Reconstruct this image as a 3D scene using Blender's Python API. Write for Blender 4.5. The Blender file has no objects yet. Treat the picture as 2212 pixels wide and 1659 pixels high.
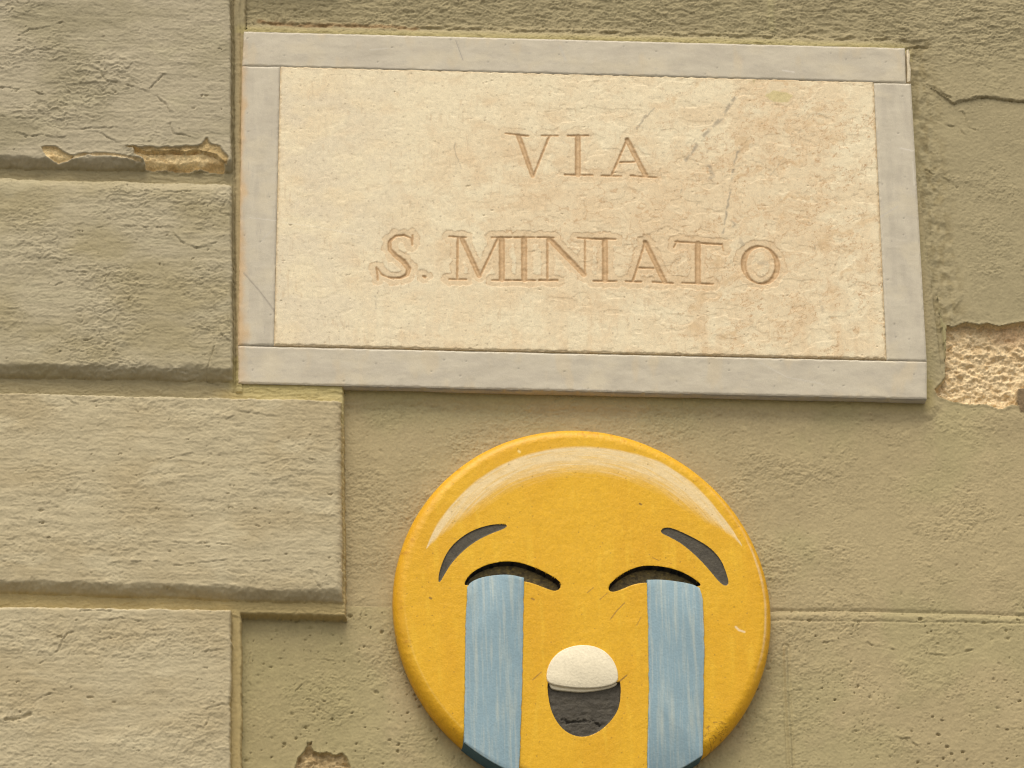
import bpy, math, random, time
import numpy as np

T0 = time.time()
S = bpy.context.scene
COL = S.collection

# ------------------------------------------------------------------ camera, sky, sun, exposure
# metres; X runs along the wall, Z is up, the wall faces -Y with its recessed field at Y = 0.
Z0 = 3.506                       # height of the plaque's lower left corner above the street
CX, CD, CZ = -0.296, 4.189, -1.906
PITCH, YAW, ROLL = math.radians(24.33), math.radians(-7.53), math.radians(1.57)
FOV = math.radians(12.0)

def _basis(p, y, r):
    cp, sp, cy, sy, cr, sr = math.cos(p), math.sin(p), math.cos(y), math.sin(y), math.cos(r), math.sin(r)
    Rz = np.array([[cy, -sy, 0], [sy, cy, 0], [0, 0, 1]])
    Rx = np.array([[1, 0, 0], [0, cp, -sp], [0, sp, cp]])
    Rr = np.array([[cr, 0, sr], [0, 1, 0], [-sr, 0, cr]])
    return (Rz @ Rx @ Rr @ np.array([[1, 0, 0], [0, 0, 1], [0, 1, 0.]]).T).T    # rows right, up, forward
BAS = _basis(PITCH, YAW, ROLL)

cam_data = bpy.data.cameras.new("camera")
cam_data.sensor_width = 36.0
cam_data.lens = 18.0 / math.tan(FOV / 2)
cam_data.clip_start, cam_data.clip_end = 0.05, 2000
cam = bpy.data.objects.new("camera", cam_data)
COL.objects.link(cam)
import mathutils
_m = mathutils.Matrix.Identity(4)
for _i in range(3):
    _m[_i][0], _m[_i][1], _m[_i][2] = BAS[0][_i], BAS[1][_i], -BAS[2][_i]
_m[0][3], _m[1][3], _m[2][3] = CX, -CD, CZ + Z0
cam.matrix_world = _m
S.camera = cam

SUN_EL, SUN_AZ = math.radians(64), math.radians(-16)      # azimuth from the wall's normal, minus = to the left
world = bpy.data.worlds.new("World")
S.world = world
world.use_nodes = True
wt = world.node_tree
for n in list(wt.nodes): wt.nodes.remove(n)
sky = wt.nodes.new("ShaderNodeTexSky"); sky.sky_type = 'NISHITA'; sky.sun_disc = False
sky.sun_elevation = SUN_EL; sky.sun_rotation = math.pi - SUN_AZ
sky.air_density = 1.0; sky.dust_density = 4.0; sky.ozone_density = 1.0
hs = wt.nodes.new("ShaderNodeHueSaturation"); hs.inputs["Saturation"].default_value = 0.25   # cloud: a nearly grey sky
mx = wt.nodes.new("ShaderNodeMix"); mx.data_type = 'RGBA'; mx.blend_type = 'MULTIPLY'
mx.inputs[0].default_value = 1.0; mx.inputs[7].default_value = (1.0, 0.955, 0.90, 1)
bg = wt.nodes.new("ShaderNodeBackground"); bg.inputs["Strength"].default_value = 0.138
wo = wt.nodes.new("ShaderNodeOutputWorld")
wt.links.new(sky.outputs[0], hs.inputs["Color"]); wt.links.new(hs.outputs[0], mx.inputs[6])
wt.links.new(mx.outputs[2], bg.inputs["Color"]); wt.links.new(bg.outputs[0], wo.inputs["Surface"])

sd = bpy.data.lights.new("sun", 'SUN'); sd.energy = 0.95; sd.angle = math.radians(30); sd.color = (1.0, 0.93, 0.82)
sun = bpy.data.objects.new("sun", sd); COL.objects.link(sun)
_d = mathutils.Vector((math.cos(SUN_EL) * math.sin(SUN_AZ), -math.cos(SUN_EL) * math.cos(SUN_AZ), math.sin(SUN_EL)))
sun.rotation_euler = _d.to_track_quat('Z', 'Y').to_euler()
sun.location = (0, -3, 8)

S.view_settings.view_transform = 'Standard'; S.view_settings.look = 'None'
S.view_settings.gamma = 1.0; S.view_settings.exposure = 0.57; S.view_settings.use_curve_mapping = False
S.render.engine = 'CYCLES'
S.cycles.max_bounces = 5; S.cycles.diffuse_bounces = 4
S.cycles.filter_width = 1.2

# ------------------------------------------------------------------ plane <-> place
def inv(x, y, h=0.0):
    """The point of the plane h metres in front of the wall that the lens sees at (x, y) of a 2212 x 1659 picture."""
    f = 1106 / math.tan(FOV / 2)
    x = np.asarray(x, float); y = np.asarray(y, float)
    v = np.stack([(x - 1106) / f, -(y - 829.5) / f, np.ones_like(x)], -1) @ BAS
    t = (CD - h) / v[..., 1]
    return CX + v[..., 0] * t, CZ + v[..., 2] * t

def uv(pts, h=0.0):
    a = np.array(pts, float); u, v = inv(a[:, 0], a[:, 1], h)
    return np.stack([u, v], 1)
def k1(p): return [(x * .32, y * .32) for x, y in p]
def k2(p): return [(x * .32, 353.9 + y * .32) for x, y in p]
def k3(p): return [(x * .36, 796.3 + y * .36) for x, y in p]
def k4(p): return [(x * .36, 1194.5 + y * .36) for x, y in p]
def k5(p): return [((900 + x / 1.8962) * .8848, (1000 + y / 1.8962) * .8848) for x, y in p]
def k6(p): return [((850 + x / 1.8433) * .8848, (250 + y / 1.8433) * .8848) for x, y in p]
def k7(p): return [(1592.6 + x * .56, y * .56) for x, y in p]
def k8(p): return [((1750 + x / 1.7933) * .8848, (950 + y / 1.7933) * .8848) for x, y in p]

# ------------------------------------------------------------------ noise and distance
_rng = np.random.RandomState(7)
_PERM = np.concatenate([_rng.permutation(512)] * 3)
_ANG = _rng.rand(512) * 2 * math.pi
_GX, _GY = np.cos(_ANG), np.sin(_ANG)
_RV = _rng.rand(512)

def perlin(x, y, seed=0):
    xi = np.floor(x).astype(np.int64); yi = np.floor(y).astype(np.int64)
    fx = x - xi; fy = y - yi
    xi = (xi + seed * 37) & 511; yi = (yi + seed * 91) & 511
    sx = fx * fx * fx * (fx * (fx * 6 - 15) + 10); sy = fy * fy * fy * (fy * (fy * 6 - 15) + 10)
    def g(ax, ay, dx, dy):
        k = _PERM[_PERM[(xi + ax) & 511] + ((yi + ay) & 511)]
        return _GX[k] * dx + _GY[k] * dy
    a = g(0, 0, fx, fy); b = g(1, 0, fx - 1, fy); c = g(0, 1, fx, fy - 1); d = g(1, 1, fx - 1, fy - 1)
    a += sx * (b - a); c += sx * (d - c)
    return (a + sy * (c - a)) * 1.5

def fbm(x, y, octv=3, seed=0, gain=.5):
    r = 0; a = 1; n = 0
    for o in range(octv):
        r = r + a * perlin(x, y, seed + o * 7); n += a; a *= gain; x = x * 2.03 + 11.3; y = y * 2.03 + 5.7
    return r / n

def cells(x, y, seed=0, dens=1.0):
    """distance to the nearest of one scattered point per cell, and that point's random value"""
    xi = np.floor(x).astype(np.int64); yi = np.floor(y).astype(np.int64)
    best = np.full(x.shape, 9.0); val = np.zeros(x.shape)
    for ax in (-1, 0, 1):
        for ay in (-1, 0, 1):
            k = _PERM[_PERM[(xi + ax + seed * 37) & 511] + ((yi + ay + seed * 13) & 511)]
            px = xi + ax + _RV[k]; py = yi + ay + _RV[(k + 101) & 511]; r = _RV[(k + 223) & 511]
            d = np.hypot(x - px, y - py); d = np.where(r < dens, d, 9)
            m = d < best; best = np.where(m, d, best); val = np.where(m, _RV[(k + 317) & 511], val)
    return best, val

def ss(a, b, x):
    t = np.clip((x - a) / (b - a), 0, 1); return t * t * (3 - 2 * t)

def polydist(u, v, P, closed=False):
    """unsigned distance to a polyline"""
    P = np.asarray(P); n = len(P); d = np.full(u.shape, 1e9)
    for i in range(n if closed else n - 1):
        ax, ay = P[i]; bx, by = P[(i + 1) % n]; ex, ey = bx - ax, by - ay; L = ex * ex + ey * ey + 1e-18
        t = np.clip(((u - ax) * ex + (v - ay) * ey) / L, 0, 1)
        d = np.minimum(d, (u - ax - t * ex) ** 2 + (v - ay - t * ey) ** 2)
    return np.sqrt(d)

def sdf(u, v, P):
    """signed distance to a closed outline, negative inside; worked out only near it"""
    P = np.asarray(P); m = 0.02
    near = (u > P[:, 0].min() - m) & (u < P[:, 0].max() + m) & (v > P[:, 1].min() - m) & (v < P[:, 1].max() + m)
    out = np.full(u.shape, m); uu, vv = u[near], v[near]
    d = polydist(uu, vv, P, True); ins = np.zeros(uu.shape, bool); n = len(P)
    for i in range(n):
        ax, ay = P[i]; bx, by = P[(i + 1) % n]
        if ay == by: continue
        ins ^= ((ay > vv) != (by > vv)) & (uu < (bx - ax) * (vv - ay) / (by - ay) + ax)
    out[near] = np.where(ins, -d, d)
    return out

def near_dist(u, v, P, m=0.012):
    P = np.asarray(P); out = np.full(u.shape, m)
    k = (u > P[:, 0].min() - m) & (u < P[:, 0].max() + m) & (v > P[:, 1].min() - m) & (v < P[:, 1].max() + m)
    if k.any(): out[k] = np.minimum(polydist(u[k], v[k], P), m)
    return out

def smooth(P, it=2, closed=True):
    P = np.asarray(P, float)
    for _ in range(it):
        Q = np.roll(P, -1, 0) if closed else P[1:]
        A = P if closed else P[:-1]
        R = np.empty((len(A) * 2, 2)); R[0::2] = .75 * A + .25 * Q; R[1::2] = .25 * A + .75 * Q
        P = R if closed else np.vstack([P[:1], R, P[-1:]])
    return P

def lin(r, g, b):
    c = np.array([r, g, b]) / 255.0
    return np.where(c < .04045, c / 12.92, ((c + .055) / 1.055) ** 2.4)
ALB = 0.95            # albedo of a surface that shows at its own value in this light
def C(r, g, b): return lin(r, g, b) * ALB

def mixc(base, col, m):
    m = np.asarray(m)[:, None]; return base * (1 - m) + np.asarray(col) * m

# ------------------------------------------------------------------ meshes
def link(name, me, mat, parent=None, loc=(0, 0, 0)):
    o = bpy.data.objects.new(name, me); COL.objects.link(o)
    if mat: me.materials.append(mat)
    if parent is not None: o.parent = parent
    else: o.location = loc
    return o

def grid_mesh(name, co, quads, col=None, flat=False):
    """co (n,3), quads (m,4) -> mesh of only the vertices used, with a colour attribute"""
    used = np.zeros(len(co), bool); used[quads.ravel()] = True
    remap = np.cumsum(used) - 1
    co = co[used]; q = remap[quads].astype(np.int32)
    me = bpy.data.meshes.new(name)
    me.vertices.add(len(co)); me.vertices.foreach_set("co", co.astype(np.float32).ravel())
    me.loops.add(q.size); me.loops.foreach_set("vertex_index", q.ravel())
    me.polygons.add(len(q)); me.polygons.foreach_set("loop_start", np.arange(0, q.size, 4, dtype=np.int32))
    me.polygons.foreach_set("loop_total", np.full(len(q), 4, np.int32))
    me.update(calc_edges=True)
    if not flat: me.polygons.foreach_set("use_smooth", np.ones(len(q), bool))
    if col is not None:
        a = me.color_attributes.new("paint", 'FLOAT_COLOR', 'POINT')
        c = np.ones((len(co), 4), np.float32); c[:, :3] = np.clip(col[used], 0, 1)
        a.data.foreach_set("color", c.ravel())
    me.validate()
    return me

def slab(name, P, z0, z1, bev, mat, parent, org, side_mat=None):
    """closed outline P (uv) as a solid between heights z0 and z1 with a bevelled front rim"""
    P = np.asarray(P); n = len(P)
    area = 0.5 * np.sum(P[:, 0] * np.roll(P[:, 1], -1) - np.roll(P[:, 0], -1) * P[:, 1])
    if area < 0: P = P[::-1]
    t = np.roll(P, -1, 0) - np.roll(P, 1, 0); t /= np.linalg.norm(t, axis=1)[:, None] + 1e-12
    inn = P + bev * np.stack([-t[:, 1], t[:, 0]], 1)
    mid = P + bev * .3 * np.stack([-t[:, 1], t[:, 0]], 1)
    rings = [(P, z0), (P, z1 - bev), (mid, z1 - .3 * bev), (inn, z1)]
    V = []
    for R, z in rings: V += [(p[0] - org[0], -z - org[1], p[1] + Z0 - org[2]) for p in R]
    F = []
    for k in range(3):
        for i in range(n):
            j = (i + 1) % n; F.append((k * n + i, k * n + j, (k + 1) * n + j, (k + 1) * n + i))
    F.append(tuple(range(3 * n, 4 * n)))
    me = bpy.data.meshes.new(name); me.from_pydata(V, [], F); me.update()
    me.polygons.foreach_set("use_smooth", np.array([True] * (len(F) - 1) + [False]))
    me.set_sharp_from_angle(angle=math.radians(50))
    o = link(name, me, mat, parent)
    if side_mat:
        me.materials.append(side_mat)
        for i in range(n): me.polygons[i].material_index = 1
    return o

# ------------------------------------------------------------------ materials
def mat_paint(name, rough=.85, grain=700, grain_amt=.10, bump=.25, bdist=.0006, stretch=(1, 1, 1), spec=.3, coat=0.0,
              base=None, streak=None, mottle=90, mott_amt=.06):
    """surface colour from the mesh's paint attribute (or one base colour) with fine speckle and grain relief"""
    m = bpy.data.materials.new(name); m.use_nodes = True; nt = m.node_tree; N = nt.nodes; L = nt.links
    b = N["Principled BSDF"]
    tc = N.new("ShaderNodeTexCoord"); mp = N.new("ShaderNodeMapping"); mp.inputs["Scale"].default_value = stretch
    L.new(tc.outputs["Object"], mp.inputs["Vector"])
    n1 = N.new("ShaderNodeTexNoise"); n1.inputs["Scale"].default_value = grain; n1.inputs["Detail"].default_value = 4
    n2 = N.new("ShaderNodeTexNoise"); n2.inputs["Scale"].default_value = mottle; n2.inputs["Detail"].default_value = 5
    n2.inputs["Roughness"].default_value = .65
    L.new(mp.outputs[0], n1.inputs["Vector"]); L.new(mp.outputs[0], n2.inputs["Vector"])
    r1 = N.new("ShaderNodeMapRange"); r1.inputs[1].default_value = .3; r1.inputs[2].default_value = .7
    r1.inputs[3].default_value = 1 - grain_amt; r1.inputs[4].default_value = 1 + grain_amt
    r2 = N.new("ShaderNodeMapRange"); r2.inputs[1].default_value = .3; r2.inputs[2].default_value = .7
    r2.inputs[3].default_value = 1 - mott_amt; r2.inputs[4].default_value = 1 + mott_amt
    L.new(n1.outputs["Fac"], r1.inputs[0]); L.new(n2.outputs["Fac"], r2.inputs[0])
    mu = N.new("ShaderNodeMath"); mu.operation = 'MULTIPLY'; L.new(r1.outputs[0], mu.inputs[0]); L.new(r2.outputs[0], mu.inputs[1])
    vm = N.new("ShaderNodeVectorMath"); vm.operation = 'SCALE'
    if base is None:
        at = N.new("ShaderNodeAttribute"); at.attribute_name = "paint"; src = at.outputs["Color"]
    else:
        rg = N.new("ShaderNodeRGB"); rg.outputs[0].default_value = (*base, 1); src = rg.outputs[0]
    if streak:      # brushed streaks of another colour: (colour, low, high, scale vector)
        sc, lo, hi, svec = streak
        mp2 = N.new("ShaderNodeMapping"); mp2.inputs["Scale"].default_value = svec; L.new(tc.outputs["Object"], mp2.inputs["Vector"])
        n3 = N.new("ShaderNodeTexNoise"); n3.inputs["Scale"].default_value = 1; n3.inputs["Detail"].default_value = 5
        n3.inputs["Roughness"].default_value = .6
        L.new(mp2.outputs[0], n3.inputs["Vector"])
        r3 = N.new("ShaderNodeMapRange"); r3.inputs[1].default_value = lo; r3.inputs[2].default_value = hi
        L.new(n3.outputs["Fac"], r3.inputs[0])
        mm = N.new("ShaderNodeMix"); mm.data_type = 'RGBA'; L.new(r3.outputs[0], mm.inputs[0]); L.new(src, mm.inputs[6])
        mm.inputs[7].default_value = (*sc, 1); src = mm.outputs[2]
    L.new(src, vm.inputs[0]); L.new(mu.outputs[0], vm.inputs["Scale"]); L.new(vm.outputs[0], b.inputs["Base Color"])
    b.inputs["Roughness"].default_value = rough; b.inputs["Specular IOR Level"].default_value = spec
    b.inputs["Coat Weight"].default_value = coat; b.inputs["Coat Roughness"].default_value = .35
    bp = N.new("ShaderNodeBump"); bp.inputs["Strength"].default_value = bump; bp.inputs["Distance"].default_value = bdist
    L.new(n1.outputs["Fac"], bp.inputs["Height"]); L.new(bp.outputs[0], b.inputs["Normal"])
    return m

M_STUCCO = mat_paint("painted_stucco", .88, 380, .06, .35, .0009)
M_BARE = mat_paint("bare_stone", .95, 420, .22, .6, .0012)
M_MARBLE = mat_paint("weathered_marble", .62, 900, .10, .25, .0005, mottle=230, mott_amt=.09, spec=.4)
M_GREY = mat_paint("grey_marble", .5, 900, .06, .2, .0003, mottle=60, mott_amt=.05, spec=.45)
M_YELLOW = mat_paint("yellow_paint", .45, 600, .07, .35, .0007, mottle=160, mott_amt=.05, spec=.28, coat=.05)

# ------------------------------------------------------------------ the wall's relief
HB = 0.0118      # bed that the raised blocks stand on
HF = 0.0222      # their faces
JH = 0.0095

def line_through(p, q, h):
    A = uv([p, q], h); d = A[1] - A[0]; d /= np.linalg.norm(d); n = np.array([-d[1], d[0]])
    return A[0], n
def half(u, v, ln): return (u - ln[0][0]) * ln[1][0] + (v - ln[0][1]) * ln[1][1]

# half planes: positive inside.  A line run left->right has its normal up, bottom->top its normal left.
LA_b = line_through((0, 366), (497, 374), HB)
LAB_r = line_through((504, 820), (499, 5), HB)
LB_t = line_through((497, 402), (0, 388), HB)
LB_b = line_through((0, 817), (497, 826), HB)
LC_t = line_through((740, 872), (0, 856), HB)
LC_r = line_through((742, 1300), (738, 900), HB)
LC_b = line_through((0, 1282), (735, 1306), HB)
LD_t = line_through((480, 1322), (0, 1316), HB)
LD_r = line_through((499, 1655), (501, 1330), HB)
vAb = inv(250, 370, HB)[1]; vBb = inv(250, 821, HB)[1]; vCb = inv(370, 1292, HB)[1]
PIT = (vAb - vCb) / 2
uLong = inv(742, 1100, HB)[0]; uShort = inv(501, 600, HB)[0]

def blocks(u, v):
    """list of (name, inside distance parts: right, top, bottom)"""
    out = []
    out.append(('A', half(u, v, LAB_r), vAb + PIT * .935 - v, half(u, v, LA_b)))
    out.append(('B', half(u, v, LAB_r), half(u, v, LB_t), half(u, v, LB_b)))
    out.append(('C', half(u, v, LC_r), half(u, v, LC_t), half(u, v, LC_b)))
    out.append(('D', half(u, v, LD_r), half(u, v, LD_t), v - (vCb - PIT)))
    for k in range(2, 14):                      # rows under the frame, down to the street
        r = uLong if k % 2 == 0 else uShort
        out.append(('low%d' % k, r - u, vCb - PIT * (k - 1) - .016 - v, v - (vCb - PIT * k)))
    for k in range(1, 6):                       # rows over it
        r = uLong if k % 2 == 1 else uShort
        out.append(('up%d' % k, r - u, vAb + PIT * (k + .935) - v, v - (vAb + PIT * k)))
    return out

uPL, vPB = 0.0, 0.0
PLATE_H = 0.0145
plate_poly = uv([(527, 67), (1955, 103), (1966, 180), (2002, 780), (2002, 861), (515, 827)], PLATE_H)
DISC_C = uv([(1258.3, 1317)], .012)[0]
DISC_R = (uv([(1664, 1313)], .012)[0, 0] - uv([(849, 1313)], .012)[0, 0]) / 2
DVS = 1.022
DISC_H = 0.024

P_bare_right = uv(k7([(805, 1255), (830, 1262), (860, 1250), (880, 1245), (930, 1256), (960, 1250), (1010, 1262), (1040, 1255), (1106, 1243), (1200, 1250), (1320, 1300),
                      (1400, 1420), (1380, 1540), (1250, 1585), (1160, 1595), (1106, 1572), (1060, 1560), (1020, 1578), (1000, 1575), (960, 1560), (900, 1560), (830, 1548), (775, 1530), (762, 1505), (790, 1475), (805, 1455), (803, 1400), (805, 1340)]))
P_bare_chip = uv(k4([(1745, 1500), (1765, 1340), (1770, 1290), (1790, 1230), (1830, 1190), (1842, 1160), (1838, 1130), (1852, 1142), (1872, 1132), (1868, 1165), (1880, 1190), (1920, 1202),
                     (1960, 1195), (2010, 1215), (2050, 1200), (2085, 1235), (2098, 1280), (2105, 1350), (2110, 1420), (2080, 1520), (1950, 1570), (1800, 1560)]))
P_bare_edge = uv(k1([(905, 1020), (950, 1032), (985, 1048), (1040, 1040), (1100, 1045), (1160, 1036), (1250, 1050), (1320, 1034), (1350, 1040), (1440, 1058), (1490, 1092), (1525, 1140),
                     (1515, 1168), (1430, 1160), (1350, 1150), (1280, 1158), (1200, 1160), (1120, 1150), (1050, 1152), (980, 1145), (978, 1118), (955, 1085), (900, 1064)]), .014)
P_flake_edge = uv(k1([(830, 1002), (900, 1000), (940, 1012), (1000, 1004), (1060, 1016), (1120, 1006), (1200, 1012), (1260, 1000), (1330, 1004), (1362, 985), (1392, 945), (1402, 955), (1422, 990), (1480, 1000),
                      (1500, 1030), (1542, 1080), (1530, 1130), (1490, 1092), (1440, 1058), (1350, 1040), (1250, 1050), (1100, 1045), (985, 1048), (905, 1020)]), .017)
P_flake_mid = uv(k1([(470, 1078), (520, 1056), (560, 1046), (610, 1050), (700, 1046), (780, 1056), (850, 1066), (900, 1076), (945, 1088), (968, 1112), (930, 1100), (880, 1090), (800, 1076), (720, 1066), (640, 1070), (590, 1062), (540, 1074), (500, 1088)]), .017)
P_bare_small = uv(k1([(275, 1010), (300, 1002), (340, 1000), (385, 1008), (400, 1022), (435, 1045), (470, 1062), (500, 1070), (485, 1088), (440, 1100), (400, 1105), (350, 1092), (315, 1072), (290, 1040)]), .017)
P_brick = uv(k7([(1078, 1498), (1300, 1498), (1300, 1590), (1090, 1590), (1075, 1550)]))
L_strip = uv(k7([(740, 1050), (755, 1095), (770, 1130), (778, 1190), (790, 1240), (805, 1262), (804, 1340), (806, 1400), (805, 1462), (790, 1478), (762, 1490), (735, 1482)]))

CR = []      # (polyline uv, half width m, depth m)
def crack(p, w=.0006, d=.0012, h=HF): CR.append((uv(p, h), w, d))
for p in ([(600, 460), (650, 470), (685, 490), (700, 530), (740, 556), (800, 560), (870, 575), (920, 600), (960, 606), (1010, 630), (1060, 650), (1100, 690), (1130, 712), (1140, 750)],
          [(1150, 830), (1150, 860), (1180, 905), (1230, 905), (1285, 925)], [(1010, 600), (1060, 550), (1105, 500)],
          [(130, 240), (200, 200), (320, 185), (420, 150)], [(0, 790), (150, 800)], [(640, 890), (700, 910), (790, 965), (830, 970)],
          [(110, 895), (200, 920), (300, 915), (380, 935), (450, 925)], [(0, 590), (90, 600), (200, 612), (300, 640)],
          [(260, 830), (400, 825), (470, 800)], [(540, 870), (800, 860)]):
    crack(k1(p))
for p in ([(1330, 570), (1380, 566), (1420, 545), (1460, 528), (1480, 505), (1508, 488)], [(1140, 420), (1165, 460), (1190, 490), (1235, 535), (1300, 560), (1330, 570)],
          [(1435, 850), (1442, 940), (1455, 1010), (1462, 1080), (1485, 1140), (1520, 1180), (1552, 1200)], [(1445, 1230), (1432, 1290), (1410, 1345), (1395, 1400), (1412, 1450), (1480, 1460)],
          [(540, 410), (590, 418), (640, 432), (700, 425), (900, 427), (1110, 432)], [(980, 185), (1060, 190), (1180, 192), (1300, 180)],
          [(870, 1385), (900, 1380), (930, 1395), (1000, 1420), (1080, 1395), (1160, 1385), (1260, 1390)], [(370, 820), (410, 800)], [(420, 720), (500, 730), (580, 735)],
          [(1560, 200), (1555, 260), (1572, 300)], [(1540, 940), (1535, 1010), (1545, 1090), (1552, 1150)]):
    crack(k2(p))
for p in ([(790, 175), (803, 200), (803, 235), (830, 258), (860, 235), (905, 212)], [(400, 180), (440, 205), (500, 230), (520, 205), (600, 190)],
          [(1320, 320), (1390, 290), (1430, 255), (1520, 270), (1640, 285)], [(0, 1155), (60, 1150)], [(890, 1045), (1000, 1035), (1120, 1050), (1260, 1045), (1400, 1060)],
          [(680, 1165), (800, 1160), (940, 1155)], [(1050, 1180), (1200, 1165), (1350, 1150), (1500, 1160), (1640, 1150)], [(1860, 1210), (1890, 1270), (1930, 1320)],
          [(840, 540), (900, 560), (1040, 535), (1180, 500)]):
    crack(k3(p), .0005, .0008)
for p in ([(430, 472), (405, 484), (382, 510), (352, 580), (320, 605), (300, 630), (240, 662)], [(60, 860), (72, 900), (68, 940), (40, 990)], [(1240, 938), (1280, 925), (1340, 908)],
          [(365, 380), (395, 395), (460, 400)], [(520, 400), (620, 408), (720, 390), (850, 410)], [(490, 345), (560, 345), (670, 350)], [(1270, 970), (1230, 1040)],
          [(300, 840), (230, 880), (180, 930)], [(1230, 590), (1330, 580)]):
    crack(k4(p), .0006, .0011)
crack(k4([(30, 998), (80, 1000), (130, 985), (180, 968)]), .0016, .0022)
for p in ([(1500, 600), (1490, 700), (1480, 760), (1505, 800)], [(1900, 450), (1940, 450), (1930, 490)], [(1950, 640), (2020, 655), (2090, 640)],
          [(1770, 830), (1810, 795), (1850, 790)], [(2160, 400), (2185, 340), (2190, 290)], [(2170, 290), (2200, 270)]):
    crack(k4(p), .0005, .0010, 0)
crack(k7([(650, 195), (700, 178), (735, 182)]), .0015, .003, .002)
crack(k7([(735, 325), (765, 340), (790, 362), (820, 380), (835, 402), (850, 392), (880, 388), (905, 380), (960, 375), (1010, 380), (1040, 387), (1106, 392), (1180, 388)]), .0008, .002, .003)
for p in ([(720, 650), (790, 680), (850, 720)], [(800, 480), (850, 490), (880, 520)], [(870, 430), (890, 490), (920, 500)], [(985, 655), (950, 672)],
          [(830, 1330), (860, 1410), (900, 1440)], [(930, 1480), (970, 1470), (1010, 1478)]):
    crack(k7(p), .0007, .0012, .002)
for p in ([(355, 50), (420, 60), (470, 95), (530, 85), (580, 65)], [(470, 1110), (510, 1105)], [(660, 1110), (700, 1130), (770, 1140)], [(930, 1160), (1020, 1170), (1120, 1140)],
          [(780, 1528), (840, 1532), (870, 1560)]):
    crack(k8(p), .0007, .0012, 0)
V_seam = uv([(1696, 1400), (1699, 1500), (1704, 1580), (1712, 1720)], 0)
H_seam = uv([(748, 1310), (1256, 1316), (1665, 1321), (1900, 1322), (2212, 1331), (2400, 1334)], 0)
H_seam2 = uv([(1500, 1338), (1800, 1342), (2212, 1346), (2400, 1348)], 0)
T_seam = uv([(1665, -200), (1665, 30), (1668, 66)], .003)
L_top = uv([(535, 62), (900, 68), (1400, 78), (1980, 100)], .004)

def wrinkle(u, v, seed, su=.022, sv=.007, k=3.2, rot=0.0):
    c, s = math.cos(rot), math.sin(rot)
    a, b = u * c + v * s, -u * s + v * c
    w1 = fbm(u / .018, v / .018, 2, seed + 3); w2 = fbm(u / .012, v / .012, 2, seed + 5)
    n = fbm(a / su + w1 * .55, b / sv + w2 * .6, 3, seed)
    t = n * k; f = t - np.floor(t)
    return ss(0, .22, f) - f, n

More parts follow.
